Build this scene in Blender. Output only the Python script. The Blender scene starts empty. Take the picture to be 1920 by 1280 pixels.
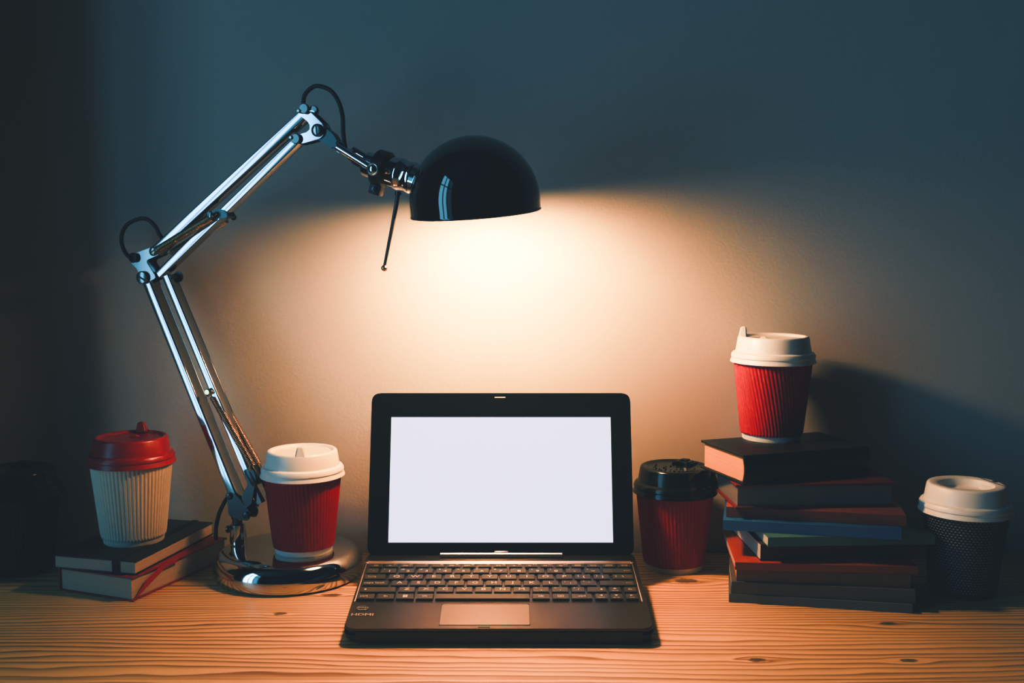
import bpy, bmesh, math, random
from mathutils import Vector, Matrix, Euler
PI = math.pi
R = math.radians
random.seed(4)
SC = bpy.context.scene
COL = SC.collection

# ------------------------------------------------------------------ materials
def new_mat(name):
    m = bpy.data.materials.new(name)
    m.use_nodes = True
    nt = m.node_tree
    return m, nt, nt.nodes['Principled BSDF']

def nd(nt, t, **kw):
    n = nt.nodes.new(t)
    for k, v in kw.items():
        setattr(n, k, v)
    return n

def mth(nt, op, a, b=None, c=None):
    n = nt.nodes.new('ShaderNodeMath'); n.operation = op
    for i, x in enumerate((a, b, c)):
        if x is None: continue
        if isinstance(x, (int, float)): n.inputs[i].default_value = x
        else: nt.links.new(x, n.inputs[i])
    return n.outputs[0]

def mixc(nt, fac, a, b, mode='MIX'):
    n = nt.nodes.new('ShaderNodeMix'); n.data_type = 'RGBA'; n.blend_type = mode
    for sock, x in ((n.inputs['Factor'], fac), (n.inputs[6], a), (n.inputs[7], b)):
        if isinstance(x, (int, float)): sock.default_value = x
        elif isinstance(x, tuple): sock.default_value = (*x, 1) if len(x) == 3 else x
        else: nt.links.new(x, sock)
    return n.outputs[2]

def noise(nt, scale, detail=3, rough=.5, vec=None):
    n = nd(nt, 'ShaderNodeTexNoise')
    n.inputs['Scale'].default_value = scale
    n.inputs['Detail'].default_value = detail
    n.inputs['Roughness'].default_value = rough
    if vec is not None: nt.links.new(vec, n.inputs['Vector'])
    return n.outputs['Fac']

def objco(nt, scale=(1, 1, 1)):
    t = nd(nt, 'ShaderNodeTexCoord')
    mp = nd(nt, 'ShaderNodeMapping')
    mp.inputs['Scale'].default_value = scale
    nt.links.new(t.outputs['Object'], mp.inputs['Vector'])
    return mp.outputs[0]

def bump(nt, b, h, strength=.2, dist=.001):
    n = nd(nt, 'ShaderNodeBump')
    n.inputs['Strength'].default_value = strength
    n.inputs['Distance'].default_value = dist
    nt.links.new(h, n.inputs['Height'])
    nt.links.new(n.outputs[0], b.inputs['Normal'])

def simple(name, col, rough=.5, metal=0., var=.08, nscale=60, bstr=0., coat=0., ior=1.5, bscale=None, scale=(1, 1, 1)):
    m, nt, b = new_mat(name)
    co = objco(nt, scale)
    f = noise(nt, nscale, 4, .6, co)
    dark = tuple(c * (1 - var) for c in col); light = tuple(min(1, c * (1 + var)) for c in col)
    nt.links.new(mixc(nt, f, dark, light), b.inputs['Base Color'])
    b.inputs['Roughness'].default_value = rough
    b.inputs['Metallic'].default_value = metal
    b.inputs['IOR'].default_value = ior
    b.inputs['Coat Weight'].default_value = coat
    b.inputs['Coat Roughness'].default_value = .06
    if bstr: bump(nt, b, noise(nt, bscale or nscale * 4, 3, .6, co), bstr, .0006)
    return m

M = {}
M['chrome'] = simple('polished_chrome', (.56, .56, .57), .09, 1., .03, 30)
M['rail'] = simple('nickel_rail', (.34, .35, .36), .11, 1., .05, 40)
M['brushed'] = simple('satin_steel', (.24, .26, .26), .24, 1., .06, 900, 0, scale=(1, 1, .05))
M['darkmetal'] = simple('dark_metal', (.10, .10, .10), .3, 1., .1, 60)
M['blackgloss'] = simple('black_gloss_enamel', (.006, .007, .008), .045, 0, .1, 20, coat=.6, ior=1.6)
M['blackplastic'] = simple('black_plastic', (.010, .011, .012), .42, 0, .1, 50)
M['rubber'] = simple('black_rubber', (.008, .009, .010), .5, 0, .1, 80)
M['shadewhite'] = simple('white_enamel_inside', (.82, .80, .76), .4, 0, .02, 30)
M['lidwhite'] = simple('white_lid_plastic', (.88, .85, .82), .38, 0, .03, 40)
M['lidred'] = simple('red_lid_plastic', (.42, .018, .022), .33, 0, .06, 40)
M['lidblack'] = simple('black_lid_plastic', (.008, .008, .008), .17, 0, .1, 40)
M['sleevered'] = simple('red_ripple_card', (.39, .001, .008), .65, 0, .07, 220, .12)
M['sleevewhite'] = simple('cream_ripple_card', (.66, .60, .50), .7, 0, .05, 220, .1)
M['cupwhite'] = simple('white_paper', (.74, .72, .70), .6, 0, .04, 120)
M['sleeveblack'] = simple('black_ripple_card', (.010, .012, .014), .75, 0, .1, 200)
M['tablet'] = simple('black_glass_bezel', (.007, .008, .010), .16, 0, .05, 20)
M['shell'] = simple('dark_shell', (.012, .014, .016), .42, 0, .1, 40)
M['dock'] = simple('brushed_brown_aluminium', (.105, .080, .055), .40, 1., .12, 1500, .05, scale=(.04, 1, 1))
M['pad'] = simple('touchpad_aluminium', (.20, .158, .105), .40, 1., .05, 300)
M['lip'] = simple('satin_lip', (.62, .52, .42), .42, 1., .05, 300)
M['key'] = simple('key_plastic', (.10, .082, .055), .48, .6, .1, 300, .04)
M['legend'] = simple('key_legend', (.62, .55, .45), .5, 0, .03, 50)
M['silver'] = simple('bright_aluminium', (.86, .82, .78), .28, 1., .04, 300)
M['slot'] = simple('slot_dark', (.004, .004, .005), .5, 0, .1, 50)
M['sticker'] = simple('dark_sticker', (.012, .014, .018), .35, 0, .1, 60)
M['elastic_black'] = simple('black_elastic', (.010, .010, .012), .8, 0, .2, 900, .2)
M['elastic_red'] = simple('red_elastic', (.40, .012, .018), .7, 0, .15, 900, .2)
M['brass'] = simple('tarnished_brass', (.74, .52, .26), .22, 1, .1, 60)

def pages_mat(name, col, lines=900.):
    m, nt, b = new_mat(name)
    co = objco(nt, (3, 3, lines))
    f = noise(nt, 1., 3, .7, co)
    f2 = noise(nt, 30, 2, .5, objco(nt))
    c = mixc(nt, f, tuple(x * .62 for x in col), col)
    nt.links.new(mixc(nt, mth(nt, 'MULTIPLY', f2, .35), c, tuple(x * .7 for x in col)), b.inputs['Base Color'])
    b.inputs['Roughness'].default_value = .85
    bump(nt, b, f, .35, .0005)
    return m
M['pages_cream'] = pages_mat('cream_pages', (.62, .52, .38))
M['pages_white'] = pages_mat('white_pages', (.66, .62, .55))
M['pages_yellow'] = pages_mat('yellowed_pages', (.80, .42, .04))
M['pages_grey'] = pages_mat('grey_brown_pages', (.24, .21, .17))

def cover_mat(name, col, rough=.5, wear=.25):
    m, nt, b = new_mat(name)
    co = objco(nt)
    f = noise(nt, 45, 6, .65, co)
    g = noise(nt, 420, 2, .6, co)
    c = mixc(nt, mth(nt, 'MULTIPLY', f, wear * 2), col, tuple(x * .55 for x in col))
    nt.links.new(c, b.inputs['Base Color'])
    b.inputs['Roughness'].default_value = rough
    bump(nt, b, g, .15, .0004)
    return m

# wall plaster
def wall_mat(name, col):
    m, nt, b = new_mat(name)
    co = objco(nt)
    f = noise(nt, 3.0, 4, .55, co)
    nt.links.new(mixc(nt, f, tuple(c * .96 for c in col), tuple(min(1, c * 1.03) for c in col)), b.inputs['Base Color'])
    b.inputs['Roughness'].default_value = .75
    h = mth(nt, 'ADD', noise(nt, 330, 4, .65, co), mth(nt, 'MULTIPLY', noise(nt, 60, 3, .5, co), .8))
    bump(nt, b, h, .22, .0012)
    return m
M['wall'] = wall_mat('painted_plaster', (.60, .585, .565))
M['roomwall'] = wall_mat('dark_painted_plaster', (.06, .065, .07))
M['ceiling'] = wall_mat('ceiling_plaster', (.10, .10, .10))
M['floor'] = simple('dark_floor_boards', (.10, .07, .05), .5, 0, .3, 6, scale=(1, 8, 1))
M['frame'] = simple('window_frame_paint', (.35, .36, .36), .5, 0, .05, 30)

# pine desk: growth rings as saw-tooth bands running along x, knots bend them
def pine():
    m, nt, b = new_mat('oiled_pine')
    tc = nd(nt, 'ShaderNodeTexCoord')
    sp = nd(nt, 'ShaderNodeSeparateXYZ'); nt.links.new(tc.outputs['Object'], sp.inputs[0])
    X, Y = sp.outputs[0], sp.outputs[1]
    def vec(x, y, z=0.):
        c = nd(nt, 'ShaderNodeCombineXYZ')
        for i, s in enumerate((x, y, z)):
            if isinstance(s, (int, float)): c.inputs[i].default_value = s
            else: nt.links.new(s, c.inputs[i])
        return c.outputs[0]
    wob = noise(nt, 1., 4, .55, vec(mth(nt, 'MULTIPLY', X, 1.5), mth(nt, 'MULTIPLY', Y, 9.)))
    wob2 = noise(nt, 1., 3, .55, vec(mth(nt, 'MULTIPLY', X, 9.), mth(nt, 'MULTIPLY', Y, 60.), 3.))
    yy = mth(nt, 'ADD', Y, mth(nt, 'MULTIPLY', mth(nt, 'SUBTRACT', wob, .5), .05))
    yy = mth(nt, 'ADD', yy, mth(nt, 'MULTIPLY', mth(nt, 'SUBTRACT', wob2, .5), .0022))
    knots = None
    kn = noise(nt, 1., 4, .6, vec(mth(nt, 'MULTIPLY', X, 160.), mth(nt, 'MULTIPLY', Y, 260.), 7.))
    # (x, y, half-length, half-width, spread)
    for (kx, ky, a, c, amp) in KNOTS:
        dx = mth(nt, 'SUBTRACT', X, kx); dy = mth(nt, 'SUBTRACT', Y, ky)
        e = mth(nt, 'ADD', mth(nt, 'POWER', mth(nt, 'MULTIPLY', dx, 1 / a), 2.), mth(nt, 'POWER', mth(nt, 'MULTIPLY', dy, 1 / c), 2.))
        d = mth(nt, 'SQRT', e)
        d = mth(nt, 'ADD', d, mth(nt, 'MULTIPLY', mth(nt, 'SUBTRACT', kn, .5), 1.6))
        d = mth(nt, 'MAXIMUM', d, 0.)
        fall = mth(nt, 'EXPONENT', mth(nt, 'MULTIPLY', e, -.10))
        sgn = mth(nt, 'MULTIPLY', mth(nt, 'TANH', mth(nt, 'MULTIPLY', dy, 1.2 / c)), fall)
        yy = mth(nt, 'SUBTRACT', yy, mth(nt, 'MULTIPLY', sgn, amp))
        core = mth(nt, 'EXPONENT', mth(nt, 'MULTIPLY', mth(nt, 'POWER', d, 4.), -1.))
        rim = mth(nt, 'EXPONENT', mth(nt, 'MULTIPLY', mth(nt, 'POWER', mth(nt, 'SUBTRACT', d, 1.0), 2.), -14.))
        k = mth(nt, 'ADD', mth(nt, 'MULTIPLY', core, .80), mth(nt, 'MULTIPLY', rim, .35))
        knots = k if knots is None else mth(nt, 'MAXIMUM', knots, k)
    dens = noise(nt, 1., 2, .5, vec(mth(nt, 'MULTIPLY', X, .6), mth(nt, 'MULTIPLY', Y, 7.), 9.))
    ph = mth(nt, 'MULTIPLY', yy, 125.)
    ph = mth(nt, 'ADD', ph, mth(nt, 'MULTIPLY', dens, 9.))
    saw = mth(nt, 'FRACT', ph)
    late = mth(nt, 'POWER', saw, 2.6)                      # slow rise to the dark late wood, quick drop
    edge = mth(nt, 'SMOOTH_MIN', late, mth(nt, 'MULTIPLY', mth(nt, 'SUBTRACT', 1., saw), 9.), .15)
    var = noise(nt, 1., 3, .5, vec(mth(nt, 'MULTIPLY', X, 1.6), mth(nt, 'MULTIPLY', Y, 14.), 5.))
    strength = mth(nt, 'MULTIPLY', edge, mth(nt, 'ADD', mth(nt, 'MULTIPLY', var, 1.35), .36))
    fib = noise(nt, 1., 4, .7, vec(mth(nt, 'MULTIPLY', X, 22.), mth(nt, 'MULTIPLY', Y, 900.), 1.))
    base = mixc(nt, var, (.86, .65, .25), (.78, .54, .18))
    c = mixc(nt, strength, base, (.20, .072, .020))
    c = mixc(nt, mth(nt, 'MULTIPLY', mth(nt, 'SUBTRACT', fib, .4), .45), c, (.28, .13, .05))
    c = mixc(nt, mth(nt, 'MINIMUM', knots, .92), c, (.075, .034, .014))
    # glued board joints
    for jy in JOINTS:
        j = mth(nt, 'LESS_THAN', mth(nt, 'ABSOLUTE', mth(nt, 'SUBTRACT', Y, jy)), .0005)
        c = mixc(nt, mth(nt, 'MULTIPLY', j, .6), c, (.16, .07, .03))
    nt.links.new(c, b.inputs['Base Color'])
    r = mth(nt, 'ADD', mth(nt, 'MULTIPLY', strength, .12), .44)
    nt.links.new(r, b.inputs['Roughness'])
    h = mth(nt, 'ADD', mth(nt, 'MULTIPLY', strength, -.6), mth(nt, 'MULTIPLY', fib, .5))
    bump(nt, b, h, .25, .0008)
    return m
KNOTS = [(.175, 1.074, .010, .0065, .011), (-.214, .9785, .005, .0034, .005), (.202, .8686, .0062, .0038, .006),
         (.326, .8675, .006, .0028, .006), (.338, .9536, .006, .0032, .006), (-.175, 1.030, .008, .004, .007),
         (-.07, .72, .010, .005, .006)]
JOINTS = [.9915, .83, .69, .55]
M['pine'] = pine()

def dots():
    m, nt, b = new_mat('black_dimpled_card')
    uv = nd(nt, 'ShaderNodeUVMap')
    sp = nd(nt, 'ShaderNodeSeparateXYZ'); nt.links.new(uv.outputs[0], sp.inputs[0])
    row = mth(nt, 'MULTIPLY', sp.outputs[1], 29.)
    rf = mth(nt, 'FLOOR', row)
    u = mth(nt, 'ADD', mth(nt, 'MULTIPLY', sp.outputs[0], 66.), mth(nt, 'MULTIPLY', mth(nt, 'MODULO', rf, 2.), .5))
    du = mth(nt, 'SUBTRACT', mth(nt, 'FRACT', u), .5)
    dv = mth(nt, 'SUBTRACT', mth(nt, 'FRACT', row), .5)
    d = mth(nt, 'SQRT', mth(nt, 'ADD', mth(nt, 'POWER', du, 2.), mth(nt, 'POWER', mth(nt, 'MULTIPLY', dv, 1.1), 2.)))
    k = mth(nt, 'SUBTRACT', 1., mth(nt, 'SMOOTH_MIN', 1., mth(nt, 'MULTIPLY', d, 3.0), .3))
    k = mth(nt, 'MAXIMUM', k, 0.)
    nt.links.new(mixc(nt, mth(nt, 'MINIMUM', mth(nt, 'MULTIPLY', k, 1.6), 1.), (.008, .010, .012), (.34, .36, .36)), b.inputs['Base Color'])
    b.inputs['Roughness'].default_value = .5
    bump(nt, b, k, .8, .001)
    return m
M['dots'] = dots()

def emis(name, col, strength, base=(.8, .8, .8)):
    m, nt, b = new_mat(name)
    f = noise(nt, 2., 2, .5, objco(nt))
    nt.links.new(mixc(nt, f, tuple(c * .985 for c in col), col), b.inputs['Emission Color'])
    b.inputs['Base Color'].default_value = (*base, 1)
    b.inputs['Emission Strength'].default_value = strength
    b.inputs['Roughness'].default_value = .3
    return m
M['bulb'] = emis('glowing_bulb', (1., .58, .20), 275.)
M['display'] = emis('lit_display', (.87, .85, 1.0), .64, (.02, .02, .02))

# ------------------------------------------------------------------ mesh helpers
def mk(name, bm, mat, parent=None, loc=None, smooth=True, angle=35):
    bmesh.ops.recalc_face_normals(bm, faces=bm.faces)
    me = bpy.data.meshes.new(name)
    bm.to_mesh(me); bm.free()
    o = bpy.data.objects.new(name, me)
    COL.objects.link(o)
    for x in (mat if isinstance(mat, (list, tuple)) else [mat]):
        me.materials.append(x)
    if smooth:
        for p in me.polygons: p.use_smooth = True
        me.set_sharp_from_angle(angle=R(angle))
    if parent is not None: o.parent = parent
    if loc is not None: o.location = loc
    return o

def empty(name, loc, rz=0.):
    o = bpy.data.objects.new(name, None); COL.objects.link(o)
    o.location = loc; o.rotation_euler = (0, 0, rz); o.empty_display_size = .02
    return o

def tag(o, label=None, cat=None, group=None, kind=None):
    if label: o['label'] = label
    if cat: o['category'] = cat
    if group: o['group'] = group
    if kind: o['kind'] = kind
    return o

def box(bm, c, s, rot=None, bev=0., seg=2, mi=0):
    r = bmesh.ops.create_cube(bm, size=1.)
    vs = r['verts']
    mt = Matrix.Translation(c)
    if rot is not None: mt = mt @ (rot.to_matrix().to_4x4() if isinstance(rot, Euler) else rot.to_4x4())
    bmesh.ops.transform(bm, verts=vs, matrix=mt @ Matrix.Diagonal((*s, 1)))
    fs = list({f for v in vs for f in v.link_faces})
    for f in fs: f.material_index = mi
    if bev:
        es = list({e for v in vs for e in v.link_edges})
        bmesh.ops.bevel(bm, geom=es, offset=bev, segments=seg, affect='EDGES', profile=.5)

def frame(d):
    d = d.normalized()
    up = Vector((0, 0, 1)) if abs(d.z) < .9 else Vector((1, 0, 0))
    a = d.cross(up).normalized()
    return a, d.cross(a).normalized()

def tube(bm, pts, r, n=14, cap=True, mi=0):
    pts = [Vector(p) for p in pts]
    rings = []
    rs = r if isinstance(r, (list, tuple)) else [r] * len(pts)
    a = None
    for i, p in enumerate(pts):
        d = (pts[min(i + 1, len(pts) - 1)] - pts[max(i - 1, 0)]).normalized()
        if a is None: a, b = frame(d)
        else:
            a = (a - d * a.dot(d)).normalized(); b = d.cross(a).normalized()
        rings.append([bm.verts.new(p + (a * math.cos(2 * PI * k / n) + b * math.sin(2 * PI * k / n)) * rs[i]) for k in range(n)])
    for q, w in zip(rings, rings[1:]):
        for k in range(n):
            f = bm.faces.new((q[k], q[(k + 1) % n], w[(k + 1) % n], w[k])); f.material_index = mi
    if cap:
        for q in (rings[0], rings[-1]):
            f = bm.faces.new(q); f.material_index = mi

def smooth_path(pts, per=8):
    pts = [Vector(p) for p in pts]
    out = []
    for i in range(len(pts) - 1):
        p0 = pts[max(i - 1, 0)]; p1 = pts[i]; p2 = pts[i + 1]; p3 = pts[min(i + 2, len(pts) - 1)]
        for k in range(per):
            t = k / per
            out.append(.5 * ((2 * p1) + (p2 - p0) * t + (2 * p0 - 5 * p1 + 4 * p2 - p3) * t * t + (3 * p1 - p0 - 3 * p2 + p3) * t ** 3))
    out.append(pts[-1])
    return out

def lathe(bm, prof, n=64, mat=None, rad=None, uv=False, close=False):
    """prof: list of (r, z) bottom to top; rad(angle, i) adds to the radius; ends at r=0 close with a fan."""
    mat = mat or Matrix.Identity(4)
    rings = []
    lay = bm.loops.layers.uv.verify() if uv else None
    for i, (r, z) in enumerate(prof):
        if r < 1e-7:
            rings.append([bm.verts.new(mat @ Vector((0, 0, z)))])
        else:
            ring = []
            for k in range(n):
                t = 2 * PI * k / n
                rr = r + (rad(t, i, z) if rad else 0)
                ring.append(bm.verts.new(mat @ Vector((rr * math.cos(t), rr * math.sin(t), z))))
            rings.append(ring)
    z0, z1 = prof[0][1], prof[-1][1]
    for i, (q, w) in enumerate(zip(rings, rings[1:])):
        for k in range(n):
            k2 = (k + 1) % n
            if len(q) == 1 and len(w) == 1: continue
            if len(q) == 1: bm.faces.new((q[0], w[k2], w[k]))
            elif len(w) == 1: bm.faces.new((q[k], q[k2], w[0]))
            else:
                f = bm.faces.new((q[k], q[k2], w[k2], w[k]))
                if uv:
                    va = (prof[i][1] - z0) / (z1 - z0); vb = (prof[i + 1][1] - z0) / (z1 - z0)
                    for l, c in zip(f.loops, ((k / n, va), ((k + 1) / n, va), ((k + 1) / n, vb), (k / n, vb))): l[lay].uv = c

def align(p, d):
    """matrix putting +z along d at p"""
    return Matrix.Translation(p) @ Vector(d).to_track_quat('Z', 'Y').to_matrix().to_4x4()

def cyl(bm, p0, p1, r, n=24, bev=.0006):
    p0, p1 = Vector(p0), Vector(p1); L = (p1 - p0).length
    bev = min(bev, r * .4, L * .4)
    lathe(bm, [(0, 0), (r - bev, 0), (r, bev), (r, L - bev), (r - bev, L), (0, L)], n, align(p0, p1 - p0))

def prism(bm, poly, y0, y1, bev=0.):
    """polygon in (x, z) extruded along y"""
    a = [bm.verts.new((x, y0, z)) for x, z in poly]; b = [bm.verts.new((x, y1, z)) for x, z in poly]
    f1 = bm.faces.new(a); f2 = bm.faces.new(b)
    for k in range(len(poly)):
        bm.faces.new((a[k], a[(k + 1) % len(a)], b[(k + 1) % len(a)], b[k]))
    if bev:
        es = list(f1.edges) + list(f2.edges)
        bmesh.ops.bevel(bm, geom=es, offset=bev, segments=2, affect='EDGES')

def rounded(poly, r, n=5):
    out = []
    m = len(poly)
    for i in range(m):
        p = Vector(poly[i]); a = Vector(poly[i - 1]); b = Vector(poly[(i + 1) % m])
        ra = min(r, (a - p).length * .45, (b - p).length * .45)
        s = p + (a - p).normalized() * ra; e = p + (b - p).normalized() * ra
        for k in range(n + 1):
            t = k / n
            q = s * (1 - t) ** 2 + p * 2 * t * (1 - t) + e * t * t
            out.append((q.x, q.y))
    return out

def slab(bm, poly, z0, z1, bev=0., seg=2, mi=0):
    """polygon in (x, y) extruded along z"""
    a = [bm.verts.new((x, y, z0)) for x, y in poly]; b = [bm.verts.new((x, y, z1)) for x, y in poly]
    f1 = bm.faces.new(a); f2 = bm.faces.new(b)
    fs = [f1, f2]
    for k in range(len(poly)):
        fs.append(bm.faces.new((a[k], a[(k + 1) % len(a)], b[(k + 1) % len(a)], b[k])))
    for f in fs: f.material_index = mi
    if bev:
        bmesh.ops.bevel(bm, geom=list(f2.edges) + list(f1.edges), offset=bev, segments=seg, affect='EDGES')

def rrect(x0, y0, x1, y1, r, n=6):
    return rounded([(x0, y0), (x1, y0), (x1, y1), (x0, y1)], r, n)

def text_into(bm, body, x, y, z, size, mi, sx=1.0, extr=.00005):
    cu = bpy.data.curves.new('t', 'FONT')
    cu.body = body; cu.size = size; cu.align_x = 'CENTER'; cu.align_y = 'CENTER'; cu.extrude = extr
    cu.resolution_u = 3
    o = bpy.data.objects.new('t', cu); COL.objects.link(o)
    bpy.context.view_layer.update()
    me = bpy.data.meshes.new_from_object(o.evaluated_get(bpy.context.evaluated_depsgraph_get()))
    me.transform(Matrix.Translation((x, y, z)) @ Matrix.Diagonal((sx, 1, 1, 1)))
    old = set(bm.faces)
    bm.from_mesh(me)
    for f in bm.faces:
        if f not in old: f.material_index = mi
    bpy.data.objects.remove(o); bpy.data.curves.remove(cu); bpy.data.meshes.remove(me)

# ------------------------------------------------------------------ the room
WY = 1.177           # wall behind the desk
FL, CE = -.75, 2.25
XL, XR, YB = -1.9, 2.1, -2.3
def struct(name, bm, mat):
    o = mk(name, bm, mat, smooth=False); tag(o, kind='structure'); return o
def sbox(name, a, b, mat):
    bm = bmesh.new()
    box(bm, [(p + q) / 2 for p, q in zip(a, b)], [q - p for p, q in zip(a, b)])
    return struct(name, bm, mat)
sbox('wall_back', (XL - .1, WY, FL - .1), (XR + .1, WY + .1, CE + .1), M['wall'])
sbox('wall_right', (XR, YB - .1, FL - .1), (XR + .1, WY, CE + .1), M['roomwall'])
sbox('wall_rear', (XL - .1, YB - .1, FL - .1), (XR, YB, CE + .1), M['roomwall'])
sbox('floor', (XL - .1, YB - .1, FL - .1), (XR + .1, WY + .1, FL), M['floor'])
sbox('ceiling', (XL - .1, YB - .1, CE), (XR + .1, WY + .1, CE + .1), M['ceiling'])
# added unseen block left of the desk, keeps window light off the wall
sbox('wall_added_light_block', (XL, .945, FL), (-.64, WY, CE), M['roomwall'])
# left wall with the window opening
W0, W1, WZ0, WZ1 = -1.40, .10, -.70, 2.12
WM = -.75
bm = bmesh.new()
for a, b in (((XL - .1, YB, FL), (XL, W0, CE)), ((XL - .1, W1, FL), (XL, WY, CE)),
             ((XL - .1, W0, FL), (XL, W1, WZ0)), ((XL - .1, W0, WZ1), (XL, W1, CE))):
    box(bm, [(p + q) / 2 for p, q in zip(a, b)], [q - p for p, q in zip(a, b)])
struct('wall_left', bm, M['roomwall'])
bm = bmesh.new()
for y in (W0 + .025, W1 - .025): box(bm, (XL - .05, y, (WZ0 + WZ1) / 2), (.06, .05, WZ1 - WZ0))
for y, wd in ((WM, .08), (-.33, .06)): box(bm, (XL - .05, y, (WZ0 + WZ1) / 2), (.06, wd, WZ1 - WZ0))
for z in (WZ0 + .025, WZ1 - .025, 1.35): box(bm, (XL - .05, (W0 + W1) / 2, z), (.06, W1 - W0, .05))
struct('window_1', bm, M['frame'])

# ------------------------------------------------------------------ desk
desk = tag(empty('desk', (0, .80, FL)), 'wide pine table top with reddish grain and dark knots against the wall', 'desk')
bm = bmesh.new()
box(bm, (.2325, .80, -.014), (1.735, .748, .028), bev=.003)
top = mk('tabletop', bm, M['pine']); top.parent = desk; top.matrix_parent_inverse = Matrix.Translation((0, -.80, -FL))
for x in (-.57, 1.0):
    for y in (.48, 1.12):
        bm = bmesh.new(); box(bm, (x, y - .80, .361), (.06, .06, .722), bev=.003)
        mk('leg', bm, M['pine'], desk)

# ------------------------------------------------------------------ lamp
PX, PY = -.2847, 1.111
HEAD = R(-17.5)
BT = .028
lamp = tag(empty('desk_lamp', (PX, PY, 0), HEAD), 'jointed chrome desk lamp with a black dome shade on a round mirror base', 'lamp')
Linv = (Matrix.Translation((PX, PY, 0)) @ Matrix.Rotation(HEAD, 4, 'Z')).inverted()
def J(u, w): return (.974 * u + .0455 * u * u, w + .045 * u * (w - .35))
def P(u, w, y=0.): return Vector((J(u, w)[0], y, J(u, w)[1]))
def jm(poly): return [J(u, w) for u, w in poly]
# base: a thick rounded disc
bc = Linv @ Vector((-.2300, 1.0975, 0))
bm = bmesh.new(); RB = .0755
prof = [(0, .0015), (RB - .006, .0015), (RB - .004, 0), (RB - .0015, .001), (RB, .0035)]
for k in range(9):
    t = PI / 2 * k / 8
    prof.append((RB - .016 + .016 * math.cos(t) ** .8 if k < 8 else RB - .016, .0095 + (BT - .0100) * math.sin(t)))
prof += [(RB - .018, BT - .0002), (RB - .03, BT), (0, BT)]
lathe(bm, prof, 128, Matrix.Translation(bc))
mk('base', bm, M['chrome'], lamp, angle=50)
# post
bm = bmesh.new()
lathe(bm, [(0, BT), (.0082, BT), (.0086, BT + .002), (.0086, .036), (.0080, .044), (.0076, .0485), (.0064, .0495), (0, .0495)], 40)
post = mk('post', bm, M['chrome'], lamp)
bm = bmesh.new()
cyl(bm, P(-.007, .042), P(-.0105, .042), .0016); cyl(bm, P(-.0105, .042), P(-.0135, .042), .0038)
mk('thumb_screw', bm, M['darkmetal'], post)
bm = bmesh.new()   # neck between post and arm bracket
cyl(bm, P(-.0005, .049), P(-.0005, .061), .0052)
box(bm, P(-.0005, .060), (.010, .009, .012), bev=.0012)
mk('swivel', bm, M['darkmetal'], lamp)
bm = bmesh.new()   # bracket at the foot of the arm: two side plates
poly = rounded([(-.0078, .086), (.003, .082), (.021, .064), (.018, .055), (.006, .0565), (-.0055, .058)], .004)
for s in (-1, 1): prism(bm, jm(poly), s * .0075 - .0008, s * .0075 + .0008, .0003)
lb = mk('foot_bracket', bm, M['darkmetal'], lamp)
def screw(p, d, r, parent, mat='brushed', slot=R(60), h=.0022):
    bm = bmesh.new()
    lathe(bm, [(0, 0), (r, 0), (r, h * .55), (r * .86, h * .85), (r * .5, h), (0, h)], 28, Matrix.Identity(4))
    # the driver slot, cut in as a sunken dark bar
    box(bm, (0, 0, h * .93), (r * 1.7, r * .24, h * .22), Euler((0, 0, slot)), mi=1)
    o = mk('screw', bm, [M[mat], M['slot']], parent)
    o.matrix_local = align(p, d)
    return o
FR = (0, -1, 0)
screw(P(-.004, .0795, -.0085), FR, .0036, lb, 'darkmetal'); screw(P(.0158, .0615, -.0085), FR, .0036, lb, 'darkmetal')
BKV = (0, 1, 0)

def rail(p0, p1, wd, dp, name='arm_rail', mat='rail', open_back=True):
    """folded U channel between two points in the arm plane"""
    p0, p1 = P(*p0), P(*p1); d = (p1 - p0); L = d.length; d.normalize()
    s = Vector((-d.z, 0, d.x)); y = Vector((0, 1, 0)); t = .0011
    bm = bmesh.new()
    mtx = Matrix((( s.x, y.x, d.x, p0.x), (s.y, y.y, d.y, p0.y), (s.z, y.z, d.z, p0.z), (0, 0, 0, 1)))
    hw, hd = wd / 2, dp / 2
    rr = .0012
    outer = [(-hw, hd), (-hw, -hd), (hw, -hd), (hw, hd)]
    prof = [(-hw, hd)] + rounded([(-hw, hd), (-hw, -hd), (hw, -hd), (hw, hd)], rr, 4)[6:18] + [(hw, hd), (hw - t, hd), (hw - t, -hd + t), (-hw + t, -hd + t), (-hw + t, hd)]
    a = [bm.verts.new(mtx @ Vector((x, z, 0))) for x, z in prof]; b = [bm.verts.new(mtx @ Vector((x, z, L))) for x, z in prof]
    bm.faces.new(a); bm.faces.new(b)
    for k in range(len(prof)): bm.faces.new((a[k], a[(k + 1) % len(a)], b[(k + 1) % len(a)], b[k]))
    return mk(name, bm, M[mat], lamp, angle=60)
# lower arm
rail((-.1030, .3065), (.0105, .0560), .0092, .0160)
rail((-.0765, .3050), (.0305, .0740), .0082, .0135)
# upper arm
rail((-.0905, .3295), (.0885, .4625), .0094, .0140)
rail((-.0860, .3060), (.0810, .4385), .0082, .0120)

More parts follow.
